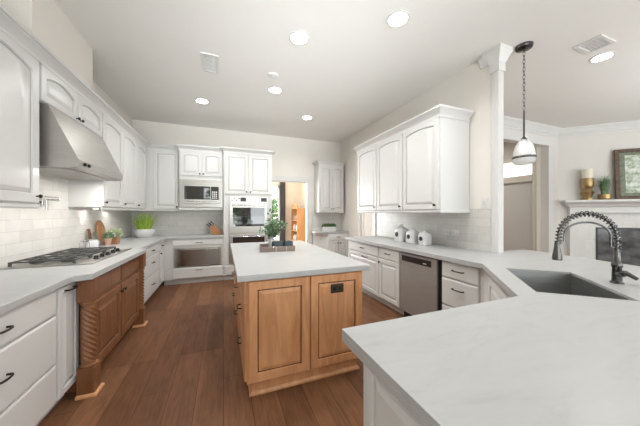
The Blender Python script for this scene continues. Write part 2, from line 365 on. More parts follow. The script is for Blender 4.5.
# wooden cooktop cabinet
t = cabinet('cooktop_cabinet', 'stained maple base cabinet with twisted columns under the gas cooktop', 'cabinet', (-.960, 2.335, 0), RL, 1.125, .70, .10, ct,
        [('door', .12, .66, .14, .66, {'knob': (.625, .60), 'fr': .065}), ('door', .68, 1.215, .14, .66, {'knob': (.715, .60), 'fr': .065}),
         ('drawer', .12, .66, .69, .855, {}), ('drawer', .68, 1.215, .69, .855, {})], MAPLE_D, x0=.105)
MB().box(1.23, 1.333, .062, .70, .0, ct).build('side_panel', MAPLE_D, t)
for cx in (.058, 1.277):
    b = MB(); k = .053; c = (cx, -.009)
    b.box(c[0]-k, c[0]+k, c[1]-k, c[1]+k, 0, .21, .003)
    col = b.build('column', MAPLE_D, t)
    b = MB(); L = []
    nz, na = 130, 48
    for i in range(nz+1):
        z = .25 + i*(.40/nz)
        L.append([(c[0] + (.041 + .007*math.cos(6*(2*PI*k2/na) + z*165))*math.cos(2*PI*k2/na), c[1] + (.041 + .007*math.cos(6*(2*PI*k2/na) + z*165))*math.sin(2*PI*k2/na), z) for k2 in range(na)])
    b.loops(L, True, True, True); b.build('twisted_shaft', MAPLE_M, col, 60)
    b = MB(); b.lathe([(.042, .21), (.052, .215), (.052, .225), (.042, .23), (.042, .238), (.042, .246), (.042, .252)], (c[0], c[1], 0), 28); b.build('ring_molding', MAPLE_M, col)
    b = MB(); b.lathe([(.042, .648), (.042, .655), (.042, .665), (.042, .67), (.052, .678), (.052, .69), (.042, .70)], (c[0], c[1], 0), 28); b.build('ring_molding', MAPLE_M, col)
    MB().box(c[0]-k, c[0]+k, c[1]-k, c[1]+k, .70, ct, .003).build('top_block', MAPLE_D, col)
    b = MB(); q = k; b.sweep([(c[0]-q, c[1]+q), (c[0]-q, c[1]-q), (c[0]+q, c[1]-q), (c[0]+q, c[1]+q)], [(0, 0), (.018, 0), (.018, .012), (.006, .022), (0, .022)][::-1]); b.build('shoe_molding', MAPLE, col)
cabinet('drawer_cabinet', 'white three-drawer base cabinet just beyond the wooden cooktop cabinet', 'cabinet', (-1.04, 3.68, 0), RL, 1.27, .63, .10, ct,
        [('drawer', .33, 1.255, .715, .855, {'pull': (.82, .785), 'len': .09}), ('drawer', .33, 1.255, .42, .705, {'pull': (.82, .60), 'len': .09}), ('drawer', .33, 1.255, .115, .41, {'pull': (.82, .27), 'len': .09})])
cabinet('corner_cabinet', 'narrow white corner base cabinet with a small drawer above one door, left corner', 'cabinet', (-1.04, 4.952, 0), RL, .38, .63, .10, ct,
        [('drawer', .01, .33, .715, .855, {'pull': (.17, .785), 'len': .06}), ('door', .01, .33, .115, .705, {'knob': (.04, .66)})])
# back base
t = cabinet('base_cabinet', 'wide white base cabinet around the steel warming drawer on the back wall', 'cabinet', (-1.038, 5.35, 0), 0, 1.035, .54, .10, ct,
        [('drawer', .14, 1.02, .735, .857, {'pull': (.60, .795)}), ('drawer', .14, 1.02, .115, .315, {'pull': (.60, .27)})])
t = thing('warming_drawer', 'stainless steel warming drawer built into the white base cabinet', 'oven', (-.87, 5.35, .335))
b = MB(); b.panel(0, .83, 0, .375, -.022, .02, .0, flat=True); b.build('drawer_front', STEEL, t)
MB().box(.03, .80, -.026, -.022, .02, .345, .001).build('mirror_panel', MIRROR, t)
MB().tube([(.06, -.022, .33), (.06, -.055, .33), (.77, -.055, .33), (.77, -.022, .33)], .007).build('handle', CHROME, t)
# left uppers, local x = world y
UZ0, UZ1 = 1.43, 2.57
cabinet('wall_cabinet', 'large white arched-door wall cabinet before the range hood at left edge', 'cabinet', (-1.37, 1.15, 0), RL, 1.49, .305, UZ0, UZ1,
        [('door', .01, .74, UZ0+.01, UZ1-.01, {'arch': .045, 'fr': .07}), ('door', .75, 1.475, UZ0+.01, UZ1-.01, {'arch': .045, 'fr': .07, 'knob': (1.44, UZ0+.06)})], toe=False,
        crown=[(0, -.012), (1.4925, -.012)], rail=[(0, 0), (1.49, 0)])
cabinet('wall_cabinet', 'short white two-door wall cabinet directly above the range hood', 'cabinet', (-1.37, 2.645, 0), RL, 1.08, .305, 2.255, UZ1,
        [('door', .01, .535, 2.265, UZ1-.01, {'arch': .045, 'fr': .055, 'knob': (.505, 2.29)}), ('door', .545, 1.07, 2.265, UZ1-.01, {'arch': .045, 'fr': .055, 'knob': (.575, 2.29)})], toe=False,
        crown=[(-.0025, -.012), (1.0825, -.012)])
cabinet('wall_cabinet', 'white wall cabinet with three arched doors between the hood and the corner', 'cabinet', (-1.37, 3.73, 0), RL, 1.83, .305, UZ0, UZ1,
        [('door', .01, .62, UZ0+.01, UZ1-.01, {'arch': .04, 'knob': (.05, UZ0+.06)}), ('door', .63, 1.24, UZ0+.01, UZ1-.01, {'arch': .04, 'knob': (.67, UZ0+.06)}), ('door', 1.25, 1.79, UZ0+.01, UZ1-.01, {'arch': .04, 'knob': (1.29, UZ0+.06)})], toe=False,
        crown=[(-.0025, -.012), (1.84, -.012)], rail=[(0, 0), (1.83, 0)])
# back uppers
cabinet('wall_cabinet', 'white single-door wall cabinet in the left corner beside the microwave', 'cabinet', (-1.365, 5.57, 0), 0, .558, .32, UZ0, UZ1,
        [('door', .12, .545, UZ0+.01, UZ1-.01, {'knob': (.515, UZ0+.05)})], toe=False, crown=[(.02, -.012), (.555, -.012)], rail=[(0, 0), (.56, 0)])
t = cabinet('microwave_cabinet', 'white two-door wall cabinet holding the built-in microwave', 'cabinet', (-.80, 5.45, 0), 0, .795, .44, 1.45, 2.58,
        [('door', .02, .395, 2.09, 2.555, {'arch': .02, 'knob': (.365, 2.13)}), ('door', .405, .78, 2.09, 2.555, {'arch': .02, 'knob': (.435, 2.13)})], toe=False,
        crown=[(0, .12), (0, -.012), (.795, -.012)], rail=[(0, 0), (.795, 0)])
t = thing('microwave', 'built-in stainless microwave under the two-door cabinet on the back wall', 'microwave', (-.79, 5.45, 1.475))
MB().box(0, .775, -.02, 0, 0, .54, .004).build('trim_kit', STEEL, t)
MB().box(.05, .725, -.034, -.02, .07, .47, .006).build('door', STEEL, t)
MB().box(.085, .545, -.038, -.034, .15, .41, .002).build('window', OVGLASS, t)
p = MB().box(.555, .70, -.038, -.034, .15, .41, .002).build('control_panel', BLACK, t)
b = MB(); [b.box(.575+.035*i, .60+.035*i, -.040, -.038, .17+.04*j, .195+.04*j) for i in range(3) for j in range(4)]; b.build('keypad', VENTM, p)
MB().tube([(.12, -.034, .115), (.12, -.06, .115), (.66, -.06, .115), (.66, -.034, .115)], .008).build('handle', CHROME, t)
# oven tower
cabinet('oven_cabinet', 'tall white cabinet tower holding the double wall oven', 'cabinet', (.0, 5.33, 0), 0, .962, .56, .10, 2.58,
        [('door', .025, .475, 1.745, 2.55, {'knob': (.44, 1.79)}), ('door', .487, .937, 1.745, 2.55, {'knob': (.52, 1.79)}), ('drawer', .025, .937, .115, .30, {'pull': (.48, .24)})],
        crown=[(0, .1), (0, -.012), (.962, -.012), (.962, .53)])
t = thing('double_oven', 'stainless double wall oven with a dark glass window in the white tower', 'oven', (.10, 5.33, .33))
MB().box(0, .775, -.02, 0, 0, 1.38, .003).build('fascia', STEEL, t)
p = MB().box(.01, .765, -.034, -.02, 1.235, 1.37, .003).build('control_panel', STEEL, t)
for x0, x1 in ((.22, .33), (.63, .75)): MB().box(x0, x1, -.037, -.034, 1.265, 1.345).build('display', BLACK, p)
MB().box(.345, .46, -.037, -.034, 1.265, 1.345).build('screen', VENTM, p)
b = MB(); [b.lathe([(.012, 0), (.012, .012), (.005, .014)], n=10, M=T(.06+.045*i, -.034, 1.285+.04*(i % 2)) @ RX(PI/2)) for i in range(4)]; b.build('knob', BLACK, p)
for nm, z0, z1, wz0, wz1 in (('upper', .62, 1.22, .76, 1.14), ('lower', .03, .59, .13, .565)):
    d = MB().box(.01, .765, -.045, -.02, z0, z1, .004).build('door', STEEL, t)
    MB().box(.075, .70, -.049, -.045, wz0, wz1 if nm == 'upper' else .50, .001).build('window', OVGLASS, d)
    if nm == 'lower': MB().box(.075, .70, -.049, -.045, .50, .57, .001).build('vent_strip', BLACK, d)
    hz = z1-.035
    MB().tube([(.06, -.045, hz), (.06, -.095, hz), (.715, -.095, hz), (.715, -.045, hz)], .011, 10).build('handle', CHROME, d)
# right upper, local x runs towards the camera
RZ0, RZ1 = 1.395, 2.51
cabinet('wall_cabinet', 'white wall cabinet with three arched doors above the right-hand counter', 'cabinet', (2.377, 4.14, 0), RR, 1.925, .475, RZ0, RZ1,
        [('door', .015, .635, RZ0+.01, RZ1-.01, {'arch': .03, 'knob': (.60, RZ0+.06)}), ('door', .65, 1.27, RZ0+.01, RZ1-.01, {'arch': .03, 'knob': (1.235, RZ0+.06)}), ('door', 1.285, 1.90, RZ0+.01, RZ1-.01, {'arch': .03, 'knob': (1.865, RZ0+.06)})], toe=False,
        crown=[(0, .47), (0, -.012), (1.925, -.012), (1.925, .47)], rail=[(0, 0), (1.925, 0), (1.925, .47)])
# right base
cabinet('base_cabinet', 'white base cabinet with drawer over pull-out door and drawer over door, left of dishwasher', 'cabinet', (2.17, 4.12, 0), RR, 1.455, .68, .10, ct,
        [('drawer', .015, .975, .70, .855, {'pull': (.53, .785), 'len': .10}), ('drawer', .99, 1.44, .70, .855, {'pull': (1.21, .785), 'len': .10}),
         ('door', .015, .975, .115, .69, {'pull': (.60, .655), 'len': .15}), ('door', .99, 1.44, .115, .69, {'knob': (1.02, .64)})])
t = thing('dishwasher', 'dark stainless dishwasher with a recessed black handle strip', 'dishwasher', (2.17, 2.66, 0), RR)
MB().box(.005, .655, .0, .6, .10, ct-.004, .002).build('body', BLACK, t)
p = MB().box(.008, .612, -.03, 0, .115, .855, .004).build('door', DWSTEEL, t)
MB().box(.055, .54, -.034, -.03, .755, .825, .001).build('handle_recess', BLACK, p)
MB().box(.42, .47, -.036, -.034, .775, .785).build('indicator_light', VENTM, p)
MB().box(.008, .612, .04, .06, .0, .10).build('toe_kick', BLACK, t)
cabinet('drawer_cabinet', 'white drawer cabinet right of the dishwasher under the corner counter', 'cabinet', (2.17, 2.0, 0), RR, .46, .68, .10, ct,
        [('drawer', .01, .415, .695, .855, {'pull': (.21, .785), 'len': .12}), ('drawer', .01, .415, .41, .685, {'pull': (.21, .60), 'len': .12}), ('drawer', .01, .415, .115, .40, {'pull': (.21, .32), 'len': .12})])
# bar at the back right corner
t = thing('bar_cabinet', 'small white base cabinet with an angled end at the far right of back wall', 'cabinet', (2.08, 5.45, 0))
MB().prism([(0, .44), (0, .30), (.24, 0), (.775, 0), (.775, .44)], .10, ct).build('body', WHITE, t)
MB().prism([(.05, .44), (.05, .33), (.26, .07), (.775, .07), (.775, .44)], 0, .10).build('toe_kick', WHITE, t)
b = MB(); b.panel(.255, .76, .70, .855, -.02, flat=True); o = b.build('drawer', WHITE, t); pull_mb(.50, .785, -.02, .09).build('pull', BRONZE, o)
for a, c, kx in ((.255, .503, .475), (.512, .76, .54)):
    b = MB(); b.panel(a, c, .115, .69, -.02); o = b.build('door', WHITE, t); knob_mb(kx, .64, -.02).build('knob', BRONZE, o)
cabinet('wall_cabinet', 'small white two-door wall cabinet in the far right corner over the planter', 'cabinet', (2.13, 5.58, 0), 0, .66, .31, 1.40, 2.52,
        [('door', .045, .345, 1.41, 2.50, {'knob': (.32, 1.46)}), ('door', .352, .652, 1.41, 2.50, {'knob': (.38, 1.46)})], toe=False,
        crown=[(0, .3), (0, -.012), (.66, -.012)], rail=[(0, .3), (0, 0), (.66, 0)])
# peninsula
t = cabinet('peninsula_cabinet', 'white cabinet block with framed end panel under the near countertop', 'cabinet', (1.35, .78, 0), PI, .87, .56, .10, ct,
        [('door', .01, .43, .115, .855, {'knob': (.39, .80)}), ('door', .44, .86, .115, .855, {'knob': (.48, .80)})])
b = MB(); b.panel(-.775, -.225, .0, ct-.002, 0, .012, .05); o = b.build('end_panel', WHITE, t); o.matrix_local = Matrix.Rotation(PI, 4, 'Z').inverted() @ Matrix.Translation((-.885, -.78, 0)) @ Matrix.Rotation(-PI/2, 4, 'Z')
t = thing('sink_cabinet', 'white diagonal sink base cabinet in the corner under the steel sink', 'cabinet', (1.36, .25, 0))
MB().prism([(0, .0), (0, .55), (.13, .55), (.80, 1.25), (.80, 1.285), (1.48, 1.285), (1.70, .70), (1.06, .06), (1.0, 0)], .10, ct, caps=False).build('body', STONEM, t)
b = MB(); b.panel(.10, .85, .13, .83, -.02, .02, .06); o = b.build('door', WHITE, t); o.location = (.80, 1.25, 0); o.rotation_euler = (0, 0, -3*PI/4)
# island
t = thing('kitchen_island', 'stained maple kitchen island with two front panels in the middle of the floor', 'island', (.16, 1.89, 0))
MB().box(0, .965, 0, 1.96, .10, ct, .002).build('body', MAPLE, t)
MB().box(.04, .925, .03, 1.92, 0, .10).build('base', MAPLE, t)
b = MB(); b.sweep([(.04, 1.92), (.04, .03), (.925, .03), (.925, 1.92)], [(0, .03), (.008, .028), (.02, .014), (.02, 0), (0, 0)]); b.build('shoe_molding', MAPLE, t)
for a, c in ((.01, .478), (.488, .957)):
    b = MB(); b.panel(a, c, .115, .857, -.02, .02, .062, groove=.012); b.build('front_panel', MAPLE, t)
for j, (z0, z1) in enumerate(((.69, .855), (.41, .68), (.115, .40))):
    for y0 in (0.02, .66, 1.30):
        b = MB(); b.panel(-(y0+.62), -y0, z0, z1, -.02, flat=True); o = b.build('drawer', MAPLE, t); o.rotation_euler = (0, 0, -PI/2)
        pull_mb(-(y0+.31), (z0+z1)/2 + .02, -.02, .1).build('pull', BRONZE, o)
t = thing('electrical_outlet', 'bronze outlet plate on the right front panel of the wooden island', 'outlet', (.875, 1.868, .74))
MB().box(-.058, .058, -.008, 0, -.037, .037, .003).build('cover_plate', PLATEM, t)
for dx in (-.025, .025): MB().box(dx-.017, dx+.017, -.011, -.008, -.014, .014, .003).build('socket', BLACK, t)

# ------------------------------------------------------------------ countertops
CT = .914
def counter(name, label, outer, holes=(), wide=()):
    b = MB()
    if holes: fill_poly(b, outer, list(holes), CT-.018, CT); fill_poly(b, outer, list(wide), ct, CT-.018)
    else: fill_poly(b, outer, [], ct, CT)
    o = b.build(name, QUARTZ, None, 30); tag(o, label, 'countertop'); add_bevel(o, .0012 if holes else .004); return o
counter('countertop', 'white quartz countertop along the left and back walls under the cooktop', [(-1.672, .9), (-.995, .9), (-.995, 2.28), (-.90, 2.315), (-.90, 3.70), (-.995, 3.73), (-.995, 5.315), (-.002, 5.315), (-.002, 5.892), (-1.672, 5.892)])
counter('island_countertop', 'white quartz slab on top of the wooden island', [(.09, 1.845), (1.175, 1.845), (1.175, 3.90), (.09, 3.90)])
SC = (2.052, .968)
SK = [(2.135, 1.34), (2.45, 1.07), (1.968, .588), (1.655, .875)]
SKW = [(SC[0] + (x-SC[0])*1.10, SC[1] + (y-SC[1])*1.10) for x, y in SK]
counter('countertop', 'white quartz counter running from right wall round the sink to the near peninsula',
        [(2.12, 4.17), (2.852, 4.17), (2.852, 1.95), (3.42, 1.95), (3.44, 1.87), (3.38, 1.55), (3.25, .98), (2.42, .15), (.425, .15), (.425, .865), (1.48, .865), (2.12, 1.52)], [SK], [SKW])
bar = [(2.03, 5.892), (2.03, 5.74)] + [(2.26 - .23*math.cos(a), 5.66 - .23*math.sin(a)) for a in [i*PI/16 for i in range(0, 9)]] + [(2.858, 5.43), (2.858, 5.892)]
counter('bar_countertop', 'small white quartz top with a rounded corner beneath the planter', bar)

# sink
t = thing('kitchen_sink', 'large stainless undermount sink set diagonally in the corner counter', 'sink', (2.05, .965, .63))
q = [Vector((x-2.05, y-.965)) for x, y in SK]; cen = sum(q, Vector((0, 0)))/4
def sl(k, z): return [(cen.x + (v.x-cen.x)*k, cen.y + (v.y-cen.y)*k, z) for v in q]
b = MB(); b.loops([sl(1.07, .264), sl(1.004, .264), sl(.97, .02), sl(.93, .0)], True, False, True); o = b.build('basin', SINKSTEEL, t)
MB().lathe([(.045, .001), (.045, .004), (.03, .002)], (cen.x, cen.y, 0), 20).build('drain', CHROME, t)

# faucet, arching towards the sink
t = thing('kitchen_faucet', 'dark gunmetal pull-down faucet with a coiled spring neck beside the sink', 'faucet', (2.335, .795, CT), math.radians(135))
MB().lathe([(.032, 0), (.032, .008), (.024, .014), (.022, .10), (.026, .105), (.026, .125), (.018, .135), (.015, .21)], n=20).build('base', GUN, t)
RCH = .285; ZT = .285
arc = [(0, 0, .20), (0, 0, .28)] + [(RCH/2 - RCH/2*math.cos(a), 0, ZT + .155*math.sin(a)) for a in [i*PI/24 for i in range(1, 24)]] + [(RCH, 0, ZT), (RCH+.006, 0, ZT-.05)]
MB().tube(arc, .009, 10).build('hose', GUN, t)
A = [Vector(p) for p in arc]; Ls = [0]
for i in range(1, len(A)): Ls.append(Ls[-1] + (A[i]-A[i-1]).length)
turns = 27; pts = []
for i in range(turns*10+1):
    s_ = Ls[-1]*i/(turns*10); j = max(k for k in range(len(A)-1) if Ls[k] <= s_ + 1e-9); f = (s_-Ls[j])/max(1e-6, Ls[j+1]-Ls[j])
    p = A[j].lerp(A[j+1], f); tg = (A[j+1]-A[j]).normalized(); u = Vector((0, 1, 0)); w = tg.cross(u); a = 2*PI*i/10
    pts.append(p + (u*math.cos(a) + w*math.sin(a))*.017)
MB().tube(pts, .0036, 5).build('spring_coil', GUN, t)
MB().lathe([(.026, 0), (.027, .02), (.022, .05), (.016, .09), (.014, .12)], (RCH+.008, 0, .125), 18).build('spray_head', GUN, t)
b = MB(); b.tube([(.0, 0, .215), (.03, 0, .23), (.03, 0, .30)] + [(.03 + (RCH-.06)/2*(1-math.cos(a)), 0, .30 + .085*math.sin(a)) for a in [i*PI/14 for i in range(1, 14)]] + [(RCH-.03, 0, .30), (RCH-.03, 0, .255), (RCH, 0, .245)], .0065, 8)
b.build('support_arm', GUN, t)
b = MB(); b.tube([(0, 0, .06), (0, .055, .07)], .019, 14); b.tube([(0, .045, .072), (0, .075, .082), (-.03, .115, .055)], [.017, .014, .010], 10); b.build('lever', GUN, t)

# cooktop
t = thing('gas_cooktop', 'stainless five-burner gas cooktop with black cast iron grates', 'cooktop', (-1.645, 2.735, CT))
MB().box(0, .585, 0, .99, 0, .010, .004).build('tray', STEEL, t)
for k in range(3):
    y0 = .055 + k*.30; b = MB()
    for y in (y0, y0+.135, y0+.27): b.box(.03, .435, y-.006, y+.006, .034, .046)
    for x in (.03, .13, .2325, .335, .435): b.box(x-.006, x+.006, y0, y0+.27, .034, .046)
    for x in (.03, .435):
        for y in (y0, y0+.27): b.box(x-.008, x+.008, y-.008, y+.008, .010, .046)
    b.build('grate', IRON, t)
for x, y in ((.13, .19), (.335, .19), (.2325, .49), (.13, .79), (.335, .79)):
    MB().lathe([(.05, .012), (.05, .02), (.038, .021), (.038, .030), (.01, .032)], (x, y, 0), 20).build('burner', IRON, t)
for k in range(5): MB().lathe([(.021, .012), (.021, .02), (.017, .022), (.016, .042), (.004, .044)], (.515, .24 + k*.13, 0), 14).build('knob', BLACK, t)

# hood
t = thing('range_hood', 'sloped stainless range hood on the left wall above the cooktop', 'range hood', (-1.67, 2.69, 1.74))
prof = [(0, 0), (.47, .0), (.53, .015), (.53, .075), (.335, .51), (0, .51)]
MB().loops([[(x, y, z) for x, z in prof] for y in (0, .985)], True, True, True).build('shell', STEEL, t)
MB().box(.06, .46, .06, .925, -.006, 0).build('filter', DWSTEEL, t)
for y in (.18, .80): MB().lathe([(.03, -.010), (.03, 0)], (.40, y, -.001), 14).build('lamp', VENTM, t); hl = bpy.data.lights.new('lamp', 'AREA'); hl.shape = 'DISK'; hl.size = .06; hl.energy = 2.2; hl.color = (1, .97, .93); ho = bpy.data.objects.new('lamp', hl); COL.objects.link(ho); ho.parent = t; ho.location = (.40, y, -.016)  # area lights added under the hood to brighten the counter
for y in (.10, .17): MB().lathe([(.016, 0), (.014, .014), (.004, .016)], n=12, M=T(.53, y, .045) @ Matrix.Rotation(PI/2, 4, 'Y')).build('control_knob', BLACK, t)
# pot filler
t = thing('pot_filler', 'brushed nickel folding pot filler tap on tile wall over the cooktop', 'faucet', (-1.672, 3.2, 1.46))
MB().lathe([(.03, 0), (.03, .012), (.014, .016), (.014, .05)], n=16, M=Matrix.Rotation(PI/2, 4, 'Y')).build('wall_flange', CHROME, t)
MB().tube([(.05, 0, -.02), (.05, 0, .05), (.06, .0, .06), (.07, .20, .06), (.07, .20, .03)], .010).build('arm', CHROME, t)
MB().tube([(.07, .20, .03), (.09, .0, .03), (.09, -.03, .02), (.09, -.035, -.07)], .010).build('spout', CHROME, t)
MB().tube([(.04, 0, 0), (.04, -.05, .01)], .008).build('lever', BRONZE, t)

# ------------------------------------------------------------------ ceiling fittings
LABS = [((1.543, 1.935), 'large round recessed ceiling light nearest the white column'), ((.74, 2.521), 'round recessed ceiling light directly above the front of the island'),
        ((.718, 3.716), 'round recessed ceiling light beside the faint round smoke detector'), ((-.329, 4.515), 'round recessed ceiling light furthest left, beyond the square vent'),
        ((1.5, 4.564), 'smallest round recessed ceiling light, furthest back on the right'), ((4.163, 1.537), 'round recessed ceiling light beside the vent in the living room')]
src = None
for (x, y), lab in LABS:
    if src is None:
        src = thing('recessed_light', lab, 'ceiling light', (x, y, CH), 0, 'recessed ceiling lights')
        MB().lathe([(.085, -.006), (.105, -.006), (.105, 0), (.085, 0)], n=32, cap=False).build('trim_ring', TRIM, src)
        MB().lathe([(.088, -.004), (.02, -.004)], n=32).build('lens', LAMP, src)
        ld = bpy.data.lights.new('lamp', 'AREA'); ld.shape = 'DISK'; ld.size = .16; ld.energy = LIGHT_W; ld.color = (1, .99, .97); ld.spread = math.radians(150)
        lo = bpy.data.objects.new('lamp', ld); COL.objects.link(lo); lo.parent = src; lo.location = (0, 0, -.012)
    else:
        r = src.copy(); COL.objects.link(r); r.location = (x, y, CH); r['label'] = lab
        for c in src.children: k = c.copy(); COL.objects.link(k); k.parent = r
def vent(loc, w, d, lab, ang=0):
    t = thing('ceiling_vent', lab, 'vent', loc, ang)
    b = MB(); b.box(-w/2, w/2, -d/2, -d/2+.03, -.012, 0); b.box(-w/2, w/2, d/2-.03, d/2, -.012, 0); b.box(-w/2, -w/2+.03, -d/2+.03, d/2-.03, -.012, 0); b.box(w/2-.03, w/2, -d/2+.03, d/2-.03, -.012, 0); b.build('frame', TRIM, t)
    MB().box(-w/2+.03, w/2-.03, -d/2+.03, d/2-.03, -.003, 0).build('backing', VENTM, t)
    b = MB(); n = int((d-.06)/.028)
    for i in range(n): b.box(-w/2+.03, w/2-.03, -.008, .008, -.002, .0, M=T(0, -d/2+.045+i*.028, -.007) @ RX(.6))
    b.build('louvers', TRIM, t)
vent((-.152, 3.34, CH), .20, .40, 'white rectangular vent in the kitchen ceiling, upper left of the recessed lights')
vent((3.77, 1.45, CH), .30, .22, 'white square vent in the living room ceiling beside a recessed light')
t = thing('smoke_detector', 'flat white round smoke detector between two recessed ceiling lights', 'smoke detector', (.615, 3.322, CH))
MB().lathe([(.065, -.02), (.07, -.012), (.07, 0)], n=28).build('housing', TRIM, t); MB().lathe([(.02, -.026), (.03, -.02)], n=20).build('cover', TRIM, t)
# pendant
t = thing('pendant_lamp', 'glass bell pendant lamp hanging on a chain over the corner sink', 'pendant lamp', (3.087, 1.746, 1.90))
MB().lathe([(.02, -.04), (.075, -.03), (.082, -.012), (.082, 0)], (0, 0, 1.30), 28).build('canopy', GUN, t)
b = MB(); n = 16
for i in range(n):
    z = 1.255 - i*.0425; M = T(0, 0, z) @ Matrix.Rotation(PI/2*(i % 2), 4, 'Z')
    b.tube([(0.011*math.cos(a), 0, .027*math.sin(a)) for a in [k*2*PI/12 for k in range(12)]], .0028, 5, M, True)
b.build('chain', GUN, t)
MB().tube([(0, 0, .585), (0, 0, .28)], .009, 10).build('rod', GUN, t)
MB().lathe([(.012, .30), (.022, .285), (.03, .27), (.03, .255)], n=20).build('socket_cap', GUN, t)
b = MB(); pr = [(.03, .268), (.05, .255), (.075, .21), (.092, .15), (.102, .085), (.104, .05), (.098, .02), (.08, .0)]
b.lathe(pr + [(r-.004, z) for r, z in pr[::-1]], n=32, cap=False); b.build('glass_shade', RIBBED, t)
MB().lathe([(.106, .058), (.108, .062), (.108, .078), (.104, .082)], n=32, cap=False).build('band', GUN, t)
MB().lathe([(.008, .25), (.03, .18), (.028, .15), (.01, .13)], n=16).build('bulb', mat('bulb_glow', (1, 1, 1), .4, emit=(1, .95, .85), es=4), t)

# column at the end of the right wall
t = thing('corner_post', 'slim white fluted post with a crown capital at the end of right wall', 'column', (2.893, 1.906, CT))
MB().box(-.043, .043, -.042, .042, 0, 2.05, .003).build('shaft', TRIM, t)
b = MB()
for x in (-.017, .017): b.box(x-.007, x+.007, -.046, -.042, .08, 2.03, .002)
for y in (-.017, .017): b.box(-.047, -.043, y-.007, y+.007, .08, 2.03, .002)
b.build('fluting', TRIM, t)
h = CH - CT; b = MB(); pr = [(0, h-.25), (.012, h-.25), (.012, h-.15), (.022, h-.135), (.03, h-.11), (.05, h-.06), (.062, h-.045), (.062, h), (0, h)]
b.sweep([(-.043, .042), (-.043, -.042), (.043, -.042), (.043, .042)], pr[::-1], True); b.build('capital', TRIM, t)
b = MB(); b.sweep([(2.858, 2.07), (2.858, 1.95)], [(0, CH-.13), (.012, CH-.13), (.018, CH-.09), (.05, CH-.045), (.05, CH), (0, CH)][::-1]); structure('trim_6', b, TRIM)

# ------------------------------------------------------------------ outlets, switches
def plate(x, y, z, rz, lab, w=.12, h=.075, name='electrical_outlet', cat='outlet', n=2):
    t = thing(name, lab, cat, (x, y, z), rz)
    MB().box(-w/2, w/2, -.007, 0, -h/2, h/2, .002).build('cover_plate', TRIM, t)
    for i in range(n):
        dx = (i-(n-1)/2)*w/2 if w > h else 0
        MB().box(dx-.016, dx+.016, -.010, -.007, -.026 if h > w else -.016, .026 if h > w else .016, .002).build('rocker' if cat == 'switch' else 'socket', CERAMIC, t)
plate(2.852, 2.572, 1.10, RR, 'white outlet plate on the tile right of the canisters, left of the pair')
plate(2.852, 2.42, 1.10, RR, 'white outlet plate on the tile right of the canisters, right of the pair')
plate(2.852, 3.52, 1.13, RR, 'white outlet plate on the tile above the tallest canister side')
plate(2.86, 2.03, 1.475, RR, 'white light switch plate above the tile beside the post', .075, .12, 'light_switch', 'switch', 1)
plate(-1.0, 5.892, 1.10, 0, 'white outlet plate on back tile between the grass plant and the knife block')

# ------------------------------------------------------------------ left counter items
def blades(n, r0, r1, h0, h1, w, seg=4, lean=.6, M=None, seed=1):
    rnd = random.Random(seed); b = MB()
    for i in range(n):
        a = rnd.uniform(0, 2*PI); rr = r0*math.sqrt(rnd.random()); h = rnd.uniform(h0, h1); out = rnd.uniform(.1, 1)*r1; ww = w*rnd.uniform(.7, 1.2)
        pa = a + rnd.uniform(-.6, .6); sd = Vector((-math.sin(pa), math.cos(pa), 0)); L = []
        for k in range(seg+1):
            f = k/seg; c = Vector((rr*math.cos(a) + out*math.cos(pa)*f**1.7, rr*math.sin(a) + out*math.sin(pa)*f**1.7, h*(f - .18*f*f*out/r1)))
            q = ww*(1-f*.9)/2; L.append([c - sd*q, c + sd*q])
        b.loops(L, False, M=M)
    return b
def leaves(b, rnd, c, rad, n, l0, l1, w=.55):
    for i in range(n):
        d = Vector((rnd.gauss(0, 1), rnd.gauss(0, 1), rnd.gauss(0, 1))).normalized(); p = Vector(c) + Vector((d.x*rad[0], d.y*rad[1], d.z*rad[2]))*rnd.uniform(.45, 1)
        t_ = (d + Vector((rnd.uniform(-.7, .7), rnd.uniform(-.7, .7), rnd.uniform(-.4, .8)))).normalized(); s_ = t_.orthogonal().normalized()
        s_ = (Matrix.Rotation(rnd.uniform(0, 6.28), 3, t_) @ s_); l = rnd.uniform(l0, l1); ww = l*w/2; nrm = t_.cross(s_)*l*.08
        vs = [b.bm.verts.new(p + q) for q in (t_*0, t_*l*.35 + s_*ww + nrm, t_*l*.7 + s_*ww*.75 + nrm, t_*l, t_*l*.7 - s_*ww*.75 + nrm, t_*l*.35 - s_*ww + nrm)]
        b.bm.faces.new(vs)
    return b
t = thing('potted_grass', 'bright green grass plant in a round white bowl in the back left corner', 'plant', (-1.37, 5.50, CT)); t.scale = (1.25, 1.25, 1.15)
MB().lathe([(.095, 0), (.12, .03), (.135, .09), (.128, .13), (.118, .13), (.11, .11)], n=28).build('bowl', CERAMIC, t)
blades(230, .09, .21, .15, .33, .013, seed=3, M=T(0, 0, .11)).build('foliage', GRASSM, t)
t = thing('cutting_board', 'round reddish wooden cutting board leaning on tile behind the small potted plants', 'cutting board', (-1.58, 4.40, CT), RL)
ML = RX(-.16)
o = MB().lathe([(.115, -.009), (.12, -.005), (.12, .005), (.115, .009)], n=36, M=ML @ T(0, 0, .175) @ Matrix.Diagonal((1, 1, 1.45, 1)) @ RX(PI/2))
o.build('board', BOARDW, t)
t = thing('cutting_board', 'small dark wooden board standing left of the round cutting board', 'cutting board', (-1.61, 4.12, CT), RL)
MB().box(-.03, .03, -.008, .008, 0, .24, .005, M=RX(-.13)).build('board', BOARDD, t)
t = thing('potted_succulent', 'pale succulent in a square wooden pot beside the round cutting board', 'plant', (-1.46, 4.42, CT))
MB().loops([[(sx*k, sy*k, z) for sx, sy in ((-1, -1), (1, -1), (1, 1), (-1, 1))] for k, z in ((.042, 0), (.052, .10), (.046, .10), (.044, .085))], True, True, True).build('pot', BOARDW, t)
leaves(MB(), random.Random(5), (0, 0, .15), (.08, .08, .055), 150, .03, .055).build('foliage', SUCCM, t)
